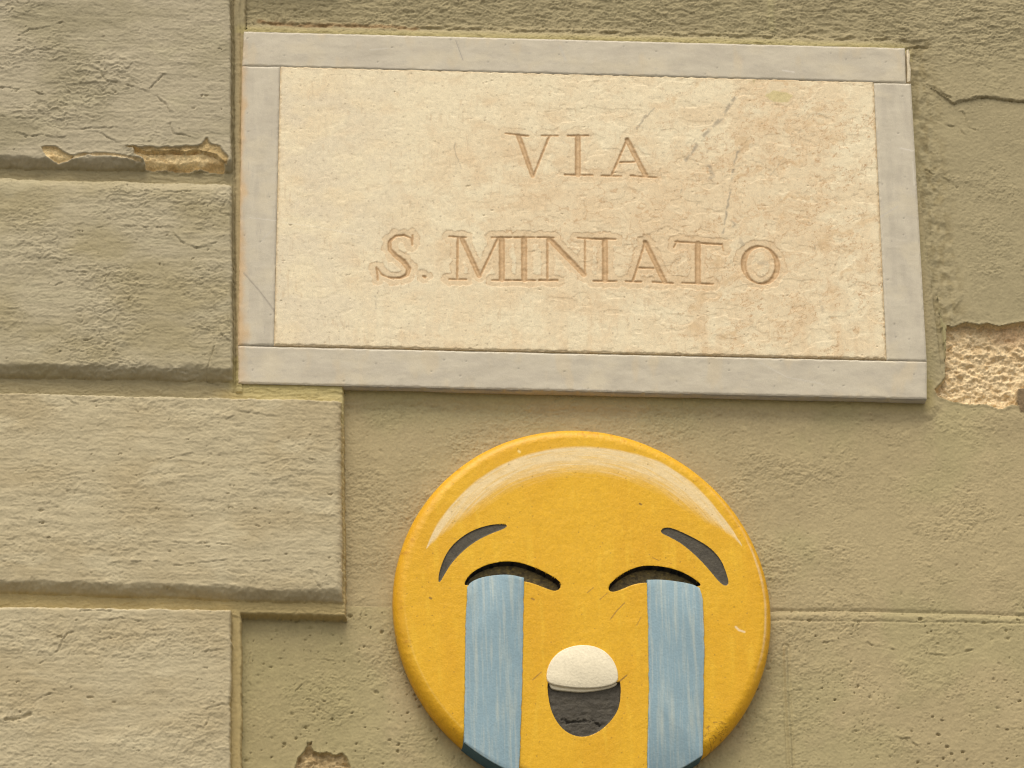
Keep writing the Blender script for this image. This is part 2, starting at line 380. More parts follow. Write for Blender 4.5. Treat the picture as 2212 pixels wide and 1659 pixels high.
def relief(u, v):
    """height of the wall over its field, its colour, and the piece each point belongs to"""
    n = len(u)
    wu = u + .0012 * fbm(u / .03, v / .03, 3, 21) + .0006 * perlin(u / .004, v / .004, 22)
    wv = v + .0016 * fbm(u / .03, v / .03, 4, 31) + .0006 * perlin(u / .004, v / .004, 32)
    bl = blocks(wu, wv)
    # bed under the blocks and the plaque's left part
    uTop = inv(533, 20, HB)[0]; vTop = inv(533, 64, HB)[1]
    ub2 = inv(748, 1100, HB)[0]; vb2 = inv(640, 1331, HB)[1]; ub3 = inv(525, 1500, HB)[0]
    bed = np.minimum(np.where(wv > vTop, uTop - wu, 9), 9)
    bed = np.where(wv <= vTop, np.maximum(np.minimum(ub2 - wu, wv - vb2), ub3 - wu), bed)
    rowi = np.floor((vCb - wv) / PIT)
    low = wv < vCb - PIT
    bed = np.where(low, np.where(rowi.astype(int) % 2 == 1, ub2 - wu, ub3 - wu), bed)
    upm = wv > vAb + PIT
    bed = np.where(upm & (np.floor((wv - vAb) / PIT).astype(int) % 2 == 1), ub2 - wu, bed)
    bh = np.sqrt(np.clip(1 - (1 - np.clip(bed / .0032, 0, 1)) ** 2, 0, 1))
    H = HB * bh
    ID = np.zeros(n, np.int16)           # 0 bed, later the pieces
    col = np.tile(C(178, 159, 110), (n, 1))
    cj = (vBb + inv(200, 858, HB)[1]) / 2
    oliv = np.maximum(ss(cj - .004, cj + .004, wv), ss(inv(520, 845, HB)[0], inv(440, 845, HB)[0], u) * ss(cj - .03, cj - .02, wv))
    col = mixc(col, C(156, 144, 110), oliv * .9)
    col = mixc(col, C(190, 176, 124), ss(inv(470, 845, HB)[0], inv(560, 845, HB)[0], u) * (wv > cj - .03) * (wv < cj + .02) * .8)
    # ---- the recessed field
    fld = bed < 0
    base = np.tile(C(178, 162, 122), (n, 1))
    vseam = np.interp(u, H_seam[:, 0], H_seam[:, 1])
    lower = v < vseam
    n1 = fbm(u / .09, v / .09, 4, 41); n2 = fbm(u / .25, v / .14, 3, 51)
    base = mixc(base, C(173, 160, 118), ss(-.1, .35, n1 + (lower * .35) - .05))
    base = mixc(base, C(174, 158, 119), ss(.0, .4, n2))
    topz = ss(inv(1200, 180)[1], inv(1200, 40)[1], v)
    base = mixc(base, C(154, 143, 109), topz * .85)
    rightz = ss(inv(1960, 400)[0], inv(2010, 400)[0], u) * ss(inv(2100, 900)[1], inv(2100, 800)[1], v)
    base = mixc(base, C(164, 152, 117), rightz * .9)
    lw = ss(inv(850, 1500)[0], inv(700, 1500)[0], u) * lower
    base = mixc(base, C(164, 152, 108), lw * .6)
    # weathered lighter and darker blotches, upper left of the disc
    base *= (1 + .05 * fbm(u / .03, v / .03, 3, 61))[:, None]
    col = np.where(fld[:, None], base, col)
    col = np.where((~fld)[:, None], col * (1 + .05 * fbm(u / .04, v / .008, 3, 63))[:, None], col)
    # stained plaster along the plaque's left end
    pl = sdf(u, v, plate_poly)
    stain = ss(.010, .0, pl) * ss(inv(528, 400)[0], inv(515, 400)[0], u) * ss(inv(500, 400)[0], inv(510, 400)[0], u) * ss(inv(520, 860)[1], inv(520, 700)[1], v)
    col = mixc(col, C(190, 163, 114), stain * .45)
    grn = ss(.013, .002, pl) * (v > inv(1200, 110)[1])
    col = mixc(col, C(170, 158, 104), grn * .7)
    col = mixc(col, C(165, 150, 90), ss(.014, .002, pl) * (v < inv(1200, 800)[1]) * .45)
    # ---- field relief
    ftex = np.zeros(n)
    wr, nn = wrinkle(u, v, 71, .010, .0055, 2.2, .25)
    dc = np.hypot(u - DISC_C[0], (v - DISC_C[1])) / DISC_R
    patch = ss(-.05, .45, fbm(u / .07, v / .05, 3, 81) + .25 * ss(1.7, 1.1, dc) + .35 * topz)
    wr4, _ = wrinkle(u, v, 77, .0060, .0036, 2.0, .2)
    ftex += (.00016 + .00050 * patch) * wr + (.00012 + .00042 * patch) * wr4
    ftex += .00045 * fbm(u / .007, v / .006, 3, 91) * (.5 + patch) + .00022 * fbm(u / .0028, v / .0028, 2, 93)
    ftex += .0012 * fbm(u / .11, v / .07, 2, 95)
    # fine blistered skin
    bl2 = fbm(u / .0032, v / .0026, 2, 99)
    ftex += .0008 * np.abs(bl2) * ss(.0, .4, fbm(u / .05, v / .035, 3, 101) + .15)
    # pits, more in the lower right
    dd, vv = cells(u / .0085 + .3 * fbm(u / .004, v / .004, 2, 8), v / .0085, 3, .5)
    pitr = .0005 + .0014 * vv ** 4
    pm = np.where(lower, 1.3, .4) * ss(-.5, .3, fbm(u / .08, v / .08, 2, 111))
    ftex -= .0018 * ss(pitr * 1.25, pitr * .4, dd * .0085) * pm * (vv > .25)
    dd, vv = cells(u / .0042, v / .0042, 9, .5)
    ftex -= .0010 * ss(.0007, .0002, dd * .0045) * np.where(lower, 1.0, .3) * ss(-.3, .3, fbm(u / .04, v / .04, 2, 113))
    # incised joints
    ds = near_dist(u, v, H_seam); amt = ss(inv(900, 1320)[0], inv(1500, 1320)[0], u) * .8 + .2
    ftex -= .0011 * ss(.0045, .0, ds) * amt
    ds = near_dist(wu, wv, H_seam2); ftex -= .0007 * ss(.0016, 0, ds)
    ftex += np.where(lower, .0006, 0) * amt
    ds = near_dist(u, v, V_seam); ftex += .0012 * ss(.0018, 0, ds) - .0011 * ss(.0018, 0, np.abs(ds - .003))
    ds = near_dist(u, v, T_seam, .02); tm = (v > inv(1600, 70)[1])
    ftex += .0012 * ss(.004, .001, ds) * tm
    col = mixc(col, C(170, 160, 118), ss(.005, .001, ds) * tm * .6)
    # mortar lip above, right of and below the plaque
    lipn = fbm(u / .012, v / .005, 3, 121)
    lip = ss(.020 + .004 * lipn, .004, pl)
    H = np.where(fld, H + .0075 * lip * (v > 0) * ss(.72, .60, u) + .0035 * lip * (v <= 0), H)
    # upper field: dark rough old plaster standing just behind the lip, with a broken lower edge
    up = ss(.012, .017, pl + .003 * lipn) * (v > inv(1200, 90)[1]) * ss(inv(1990, 90)[0], inv(1930, 90)[0], u)
    ftex += np.where(fld, .0026 * up, 0)
    wr2, n22 = wrinkle(u, v, 131, .030, .008, 3.0, 0)
    ftex += np.where(fld, topz * (.0011 * wr2 + .0013 * fbm(u / .016, v / .006, 3, 135)), 0)
    # right of the plaque: rough set-in mortar, then a thicker sheet of plaster, then a hanging strip
    xr = u - inv(1966, 180)[0] - (inv(1968, 180)[1] - v) * .055
    sheet_edge = .036 + .010 * fbm(u / .05, v / .06, 3, 141)
    rr = ss(sheet_edge - .006, sheet_edge + .001, xr) * ss(inv(2100, 160)[1], inv(2100, 190)[1], v) * fld * (v > -.02)
    crk = uv(k7([(735, 325), (835, 402), (880, 388), (960, 375), (1040, 387), (1106, 392), (1300, 380)]), .003)
    vcr = np.interp(u, crk[:, 0], crk[:, 1])
    ftex += np.where(fld, np.where(v > vcr, .0036, .0012) * ss(.012, .03, xr) * ss(-.05, -.012, v), 0)
    rough = ss(.035, .012, xr) * (xr > -.005) * (v > inv(2000, 860)[1]) * (v < inv(2000, 90)[1]) * fld
    ftex += rough * (.0022 * fbm(u / .011, v / .014, 4, 151) - .0012)
    col = mixc(col, C(142, 128, 90), rough * ss(-.1, .3, fbm(u / .008, v / .015, 3, 155)) * .6)
    # hanging strip
    sp = near_dist(u, v, L_strip, .02)
    sx = np.interp(-v, -L_strip[::1, 1], L_strip[::1, 0])
    instrip = fld & (u < sx) & (xr > .0) & (v < L_strip[0, 1]) & (v > L_strip[-1, 1] - .001)
    ftex = np.where(instrip, .0030 + .15 * ftex, ftex)
    H = np.where(instrip, np.minimum(H, .002), H)
    H = np.where(fld, H + ftex, H)
    col = np.where(instrip[:, None], C(160, 150, 108), col)
    # ---- bed relief
    bw, bn = wrinkle(u, v, 161, .035, .006, 2.2, 0)
    vst = (u > uShort - .002) & ((v > vBb + .003) | (v < vCb - .018)); bw = np.where(vst, .25 * bw, bw)
    btex = .0009 * bw + .0008 * np.where(vst, fbm(u / .004, v / .03, 3, 164), fbm(u / .05, v / .006, 3, 165)) + .0002 * fbm(u / .004, v / .004, 2, 168)
    # little ridges beside the upper blocks
    rx = -bl[0][1]
    rid = ss(.0015, .003, rx) * ss(.009, .0075, rx) * (v > vBb - .01)
    btex += .0016 * rid - .0016 * ss(.0022, 0, np.abs(rx - .0015)) * (v > vBb - .01)
    H = np.where(~fld, H + btex * bh, H)
    ID[fld & ~lower] = 1; ID[fld & lower] = 2
    ID[fld & lower & (u > np.interp(-v, -V_seam[:, 1], V_seam[:, 0]))] = 3
    ID[fld & (v > 0) & (pl > .006) & (u < T_seam[1, 0]) & (v > inv(1200, 85)[1])] = 4
    ID[fld & (v > vcr) & (u >= T_seam[1, 0])] = 5
    # ---- the raised blocks
    tone = {'A': (178, 167, 139), 'B': (178, 167, 137), 'C': (188, 175, 141), 'D': (188, 175, 141)}
    tone2 = {'A': (160, 150, 120), 'B': (166, 154, 119), 'C': (181, 166, 130), 'D': (180, 165, 129)}
    wid = {'A': (.0030, .010, .0100), 'B': (.0040, .018, .0115), 'C': (.0090, .0028, .0110), 'D': (.0035, .0042, .010)}
    for i, (nm, r, t, b) in enumerate(bl):
        d = np.minimum(np.minimum(r, t), b); k = d > -.001
        if not k.any(): continue
        key = nm if nm in tone else ('C' if i % 2 else 'D')
        wr_, wt_, wb_ = wid[key]
        uu, vv_ = u[k], v[k]
        jag = 1 + .55 * fbm(uu / .03, vv_ / .03, 4, 171 + i)
        def prof(x, w): 
            y = np.clip(x / (w * jag), 0, 1); return np.sqrt(np.clip(1 - (1 - y) ** 2.2, 0, 1))
        yb = np.clip(b[k] / (wb_ * jag), 0, 1); pr = prof(r[k], wr_) * prof(t[k], wt_) * (1 - (1 - yb) ** 1.5) * (.9 + .1 * ss(0, .15, yb))
        su, sv, kk, rot, amp = {'A': (.026, .0090, 2.4, 0, .0014), 'B': (.017, .0074, 2.1, .05, .0012), 'C': (.0105, .0068, 1.7, -.15, .00062), 'D': (.0098, .0066, 1.8, .35, .00080)}[key]
        w, nn_ = wrinkle(uu, vv_, 181 + i * 3, su, sv, kk, rot)
        w3, _ = wrinkle(uu, vv_, 231 + i * 3, su * .5, sv * .6, 2.4, -rot)
        msk = ss(-.25, .35, fbm(uu / .09, vv_ / .05, 3, 241 + i))
        if nm == 'A':     # a smooth trowelled skin in its upper right
            sm = ss(.0, .03, uu - (inv(255, 200, HF)[0] + .9 * (inv(255, 165, HF)[1] - vv_) * -1 * .25)) * ss(inv(300, 305, HF)[1], inv(300, 250, HF)[1], vv_ + .25 * (uu - inv(300, 200, HF)[0]))
            msk = msk * (1 - .8 * sm)
        h = (HF - HB) * pr
        tx = amp * w * (.15 + .85 * msk) + amp * .38 * w3 * (.25 + .75 * msk) + .0007 * fbm(uu / .013, vv_ / .010, 2, 251 + i) * (.4 + .6 * msk) + .0009 * fbm(uu / .07, vv_ / .05, 2, 253 + i)
        dd, pv = cells(uu / .017 + .3 * fbm(uu / .004, vv_ / .004, 2, 9), vv_ / .017, 5 + i, .32)
        prr = .0004 + .0013 * pv ** 3
        tx -= .0016 * ss(prr * 1.2, prr * .4, dd * .017)
        dd, pv = cells(uu / .006, vv_ / .005, 15 + i, .55)
        tx -= (.0008 if key in 'CD' else .0004) * ss(.0014, .0003, dd * .006) * pv * ss(-.3, .3, fbm(uu / .05, vv_ / .04, 2, 257 + i))
        H[k] = np.maximum(H[k], 0) * (1 - .5 * pr) + (HB * .5) * pr + h + tx * np.clip(pr * 1.5, 0, 1)
        c = np.tile(C(*tone[key]), (k.sum(), 1))
        c = mixc(c, C(*tone2[key]), ss(-.2, .4, fbm(uu / .12, vv_ / .07, 4, 261 + i)))
        c = mixc(c, C(198, 186, 152) if key in 'CD' else C(182, 172, 140), ss(.15, .5, fbm(uu / .05, vv_ / .03, 3, 271 + i)) * .5)
        c *= (1 + .04 * fbm(uu / .012, vv_ / .009, 3, 281 + i))[:, None]
        edge = ss(.0, .0025, d[k])
        col[k] = mixc(col[k], [0, 0, 0], edge) + c * edge[:, None]
        ID[k & (d > .0)] = 10 + i
    # ---- cracks
    cu_ = u + .0016 * fbm(u / .006, v / .006, 3, 291); cv_ = v + .0016 * fbm(u / .006, v / .006, 3, 293)
    cm = ss(-.25, .15, fbm(u / .011, v / .011, 3, 295)); side = fbm(u / .03, v / .03, 2, 297)
    for P, w, dpt in CR:
        dcr = near_dist(cu_, cv_, P, .006)
        kx = dcr < .0055
        if not kx.any(): continue
        H[kx] -= dpt * ss(w * 1.7, w * .2, dcr[kx]) * (.15 + .85 * cm[kx])
        vp = np.interp(u[kx], *(P[np.argsort(P[:, 0])].T))
        H[kx] += .00055 * ss(.0055, .0005, dcr[kx]) * (v[kx] > vp) * cm[kx]
    # ---- broken patches with bare stone
    rag = .0009 * fbm(u / .006, v / .006, 3, 301)
    for P, lvl, dep, cc, c2, pid in ((P_bare_right, None, .0075, (230, 206, 162), (208, 180, 134), 6), (P_bare_chip, None, .0042, (196, 172, 126), (158, 132, 90), 7),
                                     (P_flake_mid, 'a', .0016, (226, 204, 158), (196, 170, 124), 9), (P_flake_edge, 'a', .0022, (204, 178, 126), (170, 142, 92), 8), (P_bare_edge, 'a', .0062, (238, 212, 158), (206, 174, 120), 8), (P_bare_small, 'a', .0030, (234, 208, 154), (206, 174, 120), 9)):
        s = sdf(u, v, P) + rag; k = s < .004
        if not k.any(): continue
        uu, vv_ = u[k], v[k]; m = ss(.0004, -.0012, s[k])
        rg = fbm(uu / .010, vv_ / .008, 4, 311, .6)
        wr_, _ = wrinkle(uu, vv_, 321, .010, .006, 3.0, .5)
        if lvl is None: tgt = -dep + .0050 * rg + .0016 * np.abs(fbm(uu / .0045, vv_ / .0035, 3, 317)) - .0012 * ss(.2, .5, fbm(uu / .007, vv_ / .005, 2, 318))
        else: tgt = H[k] - dep + .0016 * rg + .0005 * wr_
        H[k] = H[k] * (1 - m) + np.minimum(tgt, H[k] - .0006) * m + .0007 * ss(.004, .0, s[k]) * (s[k] > 0)
        c = mixc(np.tile(C(*cc), (k.sum(), 1)), C(*c2), ss(-.15, .45, fbm(uu / .012, vv_ / .009, 4, 331)) * .8)
        col[k] = mixc(col[k], [0, 0, 0], m) + c * m[:, None]
        ID[k & (s < 0)] = pid
    # rusty blush in the right patch, and the end of a grey-brown brick
    s = sdf(u, v, P_bare_right); bl_ = uv(k7([(1060, 1290)]))[0]
    col = mixc(col, C(205, 146, 100), (s < -.0005) * ss(.035, .0, np.hypot(u - bl_[0], (v - bl_[1]) * 2)) * .3)
    s = sdf(wu, wv, P_brick); m = ss(.0005, -.001, s)
    H = H * (1 - m) + (.002 + .0008 * fbm(u / .008, v / .008, 3, 341)) * m
    col = mixc(col, C(128, 110, 82), m); ID[s < 0] = 50
    # brown staining in the broken edge over the plaque
    bs = near_dist(u, v, uv([(560, 46), (640, 54), (760, 54), (900, 62)], .005), .02)
    col = mixc(col, C(140, 104, 62), ss(.004, .0, bs + .003 * fbm(u / .01, v / .004, 3, 351)) * .6)
    return H, col, ID

def axis(lo, hi, a, b, step, grow=1.18, cap=.06):
    mid = list(np.arange(a, b, step)); s = step; x = mid[-1]; R = []
    while x < hi: s = min(s * grow, cap); x += s; R.append(min(x, hi))
    s = step; x = a; Lf = []
    while x > lo: s = min(s * grow, cap); x -= s; Lf.append(max(x, lo))
    return np.array(Lf[::-1] + mid + R)

c4 = [inv(0, 0, 0), inv(2212, 0, 0), inv(0, 1659, 0), inv(2212, 1659, 0)]
ulo = min(c[0] for c in c4) - .02; uhi = max(c[0] for c in c4) + .02
vlo = min(c[1] for c in c4) - .02; vhi = max(c[1] for c in c4) + .02
print("frame", ulo, uhi, vlo, vhi)
us = axis(-1.3, 2.0, ulo, uhi, .00088); vs = axis(-Z0 - .02, 1.1, vlo, vhi, .00090)
NU, NV = len(us), len(vs)
U, V = np.meshgrid(us, vs); U = U.ravel(); V = V.ravel()
# what the plaque and the disc cover completely stays unbuilt
cov = (sdf(U, V, plate_poly) < -.014) | (np.hypot(U - DISC_C[0], (V - DISC_C[1]) / DVS) < DISC_R - .024)
jj, ii = np.meshgrid(np.arange(NV - 1), np.arange(NU - 1), indexing='ij')
q0 = (jj * NU + ii).ravel(); quads = np.stack([q0, q0 + 1, q0 + NU + 1, q0 + NU], 1)
quads = quads[~cov[quads].all(1)]
use = np.zeros(len(U), bool); use[quads.ravel()] = True; sel = np.where(use)[0]
Hh = np.zeros(len(U)); Cc = np.zeros((len(U), 3)); Id = np.zeros(len(U), np.int16)
Hh[sel], Cc[sel], Id[sel] = relief(U[sel], V[sel])
co = np.stack([U, -Hh, V + Z0], 1)
print("relief", round(time.time() - T0, 1), len(quads))

wall = bpy.data.objects.new("masonry_wall", None); COL.objects.link(wall); wall.location = (0, 0, 0)
wall["label"] = "olive and tan painted stucco wall with raised blocks, behind the street name plaque"
wall["category"] = "wall"
names = {0: ("joint_bed", None), 1: ("plaster_panel", "smooth tan plaster around the round face"), 2: ("plaster_panel", "olive plaster panel below the long block"),
         3: ("plaster_panel", "pitted olive plaster panel at lower right"), 4: ("plaster_panel", "dark rough plaster above the plaque"),
         5: ("plaster_panel", "dark plaster right above the crack"), 6: ("bare_stone", "rough pinkish stone laid bare right of the plaque"),
         7: ("bare_stone", "brown hole where plaster fell off"), 8: ("bare_stone", "cream stone laid bare along the top block's lower edge"),
         9: ("bare_stone", "small cream chip in the top block's edge"), 50: ("brick", "grey brown brick end")}
blk_lab = {10: "grey olive block with a broken lower edge", 11: "olive block with cracked right end", 12: "long light beige block", 13: "light beige block at lower left"}
qid = Id[quads]; qid = np.where(qid[:, 0] == qid[:, 2], qid[:, 0], np.maximum(qid[:, 1], qid[:, 3]))
for i in np.unique(qid):
    nm, lab = names.get(int(i), ("stone_block", blk_lab.get(int(i))))
    me = grid_mesh(nm, co, quads[qid == i], Cc)
    o = link(nm, me, M_BARE if nm in ("bare_stone", "brick") else M_STUCCO, wall)
    if lab: o["label"] = lab
print("wall", round(time.time() - T0, 1))
del Hh, Cc, co, quads

# ------------------------------------------------------------------ the street name plaque
ORG = uv([(515, 827)], PLATE_H)[0]
plaque = bpy.data.objects.new("street_sign", None); COL.objects.link(plaque)
plaque.location = (ORG[0], 0, ORG[1] + Z0)
plaque["label"] = "cream marble street plaque carved VIA S. MINIATO in a grey marble frame"
plaque["category"] = "street sign"
PO = (ORG[0], 0, ORG[1] + Z0)

def patch(name, cor, h, step, fn, mat, parent, org, back=.0, bev=.0010, lift=None):
    """a slab whose front is a fine grid over four corners (TL, TR, BR, BL in uv) and whose rim drops back to the wall"""
    TL, TR, BR, BL = [np.array(c) for c in cor]
    nu = max(4, int(np.linalg.norm(TR - TL) / step)); nv = max(4, int(np.linalg.norm(TL - BL) / step))
    e = bev / np.linalg.norm(TR - TL); f = bev / np.linalg.norm(TL - BL)
    s = np.concatenate([[0, 0], np.array([.35 * e]), np.linspace(e, 1 - e, nu), np.array([1 - .35 * e]), [1, 1]])
    t = np.concatenate([[0, 0], np.array([.35 * f]), np.linspace(f, 1 - f, nv), np.array([1 - .35 * f]), [1, 1]])
    ns, nt_ = len(s), len(t)
    Sg, Tg = np.meshgrid(s, t)
    P = (BL[None] * ((1 - Sg) * (1 - Tg)).ravel()[:, None] + BR[None] * (Sg * (1 - Tg)).ravel()[:, None]
         + TL[None] * ((1 - Sg) * Tg).ravel()[:, None] + TR[None] * (Sg * Tg).ravel()[:, None])
    u, v = P[:, 0], P[:, 1]
    dz, col = fn(u, v, Sg.ravel(), Tg.ravel())
    lv = np.zeros((nt_, ns))
    lv[:, 1] = lv[:, -2] = lv[1, :] = lv[-2, :] = 1
    prof = np.ones((nt_, ns)) * 1.0
    ps = np.ones(ns); ps[1] = ps[-2] = 0; ps[2] = ps[-3] = .62
    pt = np.ones(nt_); pt[1] = pt[-2] = 0; pt[2] = pt[-3] = .62
    prof = np.minimum(ps[None, :], pt[:, None])
    hh = h - bev * (1 - prof) 
    hh = hh.ravel() + dz * (prof.ravel() > .5)
    bk = np.zeros((nt_, ns), bool); bk[0] = bk[-1] = True; bk[:, 0] = bk[:, -1] = True
    hh[bk.ravel()] = back
    if lift is not None: hh = hh + lift(u, v) * (~bk.ravel())
    co = np.stack([u - org[0], -hh - org[1], v + Z0 - org[2]], 1)
    j, i = np.meshgrid(np.arange(nt_ - 1), np.arange(ns - 1), indexing='ij')
    q = (j * ns + i).ravel(); qq = np.stack([q, q + 1, q + ns + 1, q + ns], 1)
    me = grid_mesh(name, co, qq, col)
    return link(name, me, mat, parent)

# carved strokes: (x0, y0, x1, y1, half width 0, half width 1) in the k6 frame
ST = []
def stroke(x0, y0, x1, y1, w0, w1=None): ST.append((x0, y0, x1, y1, w0, w1 if w1 else w0))
def serif(x0, y0, x1, y1): stroke(x0, y0, x1, y1, 6.5)
def stem(x, y0, y1, w=17): 
    stroke(x, y0, x, y1, w)
# V
serif(708, 140, 812, 152); serif(872, 150, 944, 150); stroke(768, 152, 830, 330, 14, 12); stroke(905, 153, 834, 330, 7)
# I
serif(988, 150, 1080, 150); stem(1034, 155, 325, 15); serif(976, 326, 1100, 328)
# A
stroke(1256, 165, 1186, 328, 7); stroke(1256, 170, 1338, 328, 14); serif(1222, 270, 1292, 268); serif(1140, 330, 1228, 332); serif(1272, 330, 1385, 338)
# S
_S = [(288, 640), (284, 612), (250, 597), (212, 602), (186, 628), (188, 662), (214, 690), (248, 715), (272, 748), (266, 775), (235, 790), (190, 790), (152, 776), (134, 748)]
_w = [5, 6, 7, 8, 10, 12, 14, 15, 14, 11, 8, 7, 6, 5]
for a in range(len(_S) - 1): stroke(*_S[a], *_S[a + 1], _w[a], _w[a + 1])
serif(290, 598, 288, 642); serif(128, 742, 134, 798)
stroke(338, 782, 345, 785, 7, 9)
# M
serif(455, 603, 530, 608); stroke(494, 610, 490, 795, 7); serif(455, 796, 532, 797); stroke(512, 612, 590, 780, 13); stroke(592, 785, 674, 612, 7)
serif(648, 608, 735, 608); stem(692, 612, 796, 15); serif(648, 800, 735, 801)
# I
serif(748, 608, 838, 608); stem(792, 612, 796, 15); serif(745, 801, 842, 801)
# N
serif(852, 607, 925, 609); stroke(897, 612, 897, 797, 7); serif(860, 800, 942, 801); stroke(905, 614, 1062, 775, 14); stroke(1066, 615, 1066, 778, 6); serif(1034, 610, 1102, 614)
# I
serif(1108, 614, 1204, 616); stem(1156, 620, 800, 15); serif(1104, 804, 1208, 805)
# A
stroke(1338, 625, 1282, 803, 7); stroke(1338, 630, 1424, 806, 14); serif(1300, 744, 1376, 747); serif(1250, 805, 1318, 808); serif(1372, 808, 1462, 814)
# T
stroke(1472, 626, 1682, 640, 7); stroke(1482, 622, 1466, 652, 5); stroke(1682, 636, 1690, 668, 5); stem(1574, 634, 808, 15); serif(1504, 812, 1642, 818)
# O
_O = 28
for a in range(_O):
    t1, t2 = 2 * math.pi * a / _O, 2 * math.pi * (a + 1) / _O
    f = lambda t: (1856 + 76 * math.cos(t) + 4 * math.sin(t), 732 + 84 * math.sin(t), 6 + 9 * abs(math.cos(t - .25)) ** 1.5)
    p, q = f(t1), f(t2); stroke(p[0], p[1], q[0], q[1], p[2], q[2])
PX6 = 1 / 1.8433 * .8848 * (uv([(1300, 450)], .0145)[0, 0] - uv([(1299, 450)], .0145)[0, 0])

def carve(u, v):
    """depth below the stroke edge (positive inside a letter) and distance outside"""
    best = np.full(u.shape, -.02)
    for x0, y0, x1, y1, w0, w1 in ST:
        P = uv(k6([(x0, y0), (x1, y1)]), .014); w0 *= PX6; w1 *= PX6
        m = .014
        k = (u > P[:, 0].min() - m) & (u < P[:, 0].max() + m) & (v > P[:, 1].min() - m) & (v < P[:, 1].max() + m)
        if not k.any(): continue
        uu, vv = u[k], v[k]; e = P[1] - P[0]; L = (e ** 2).sum() + 1e-15
        t = np.clip(((uu - P[0, 0]) * e[0] + (vv - P[0, 1]) * e[1]) / L, 0, 1)
        d = np.hypot(uu - P[0, 0] - t * e[0], vv - P[0, 1] - t * e[1])
        best[k] = np.maximum(best[k], (w0 + (w1 - w0) * t) - d)
    return best

VEINS = [([(475, 170), (485, 230), (512, 300)], 2.0, .8), ([(1385, 20), (1340, 70), (1300, 110)], 3.0, .6), ([(1740, -20), (1680, 70), (1600, 150), (1520, 260)], 7.0, 1), ([(1340, 60), (1300, 115)], 6, .8), ([(2050, 100), (1960, 250), (1900, 330)], 3, .5),
         ([(1760, 205), (1740, 270), (1715, 420), (1685, 600)], 4.0, 1), ([(1565, 160), (1545, 200)], 2.0, .6), ([(1502, 350), (1500, 405)], 3.2, .9), ([(1720, 530), (1740, 550), (1728, 565)], 3.5, .8),
         ([(1625, 290), (1640, 330), (1625, 350)], 9, .8), ([(1765, 615), (1775, 640)], 8, .7), ([(1850, 720), (1880, 725)], 10, .6), ([(2095, 640), (2110, 700)], 2, .7), ([(2120, 880), (2135, 940)], 6, .5),
         ([(1530, 120), (1400, 300)], 2, .3), ([(122, 870), (126, 930)], 3, .8)]

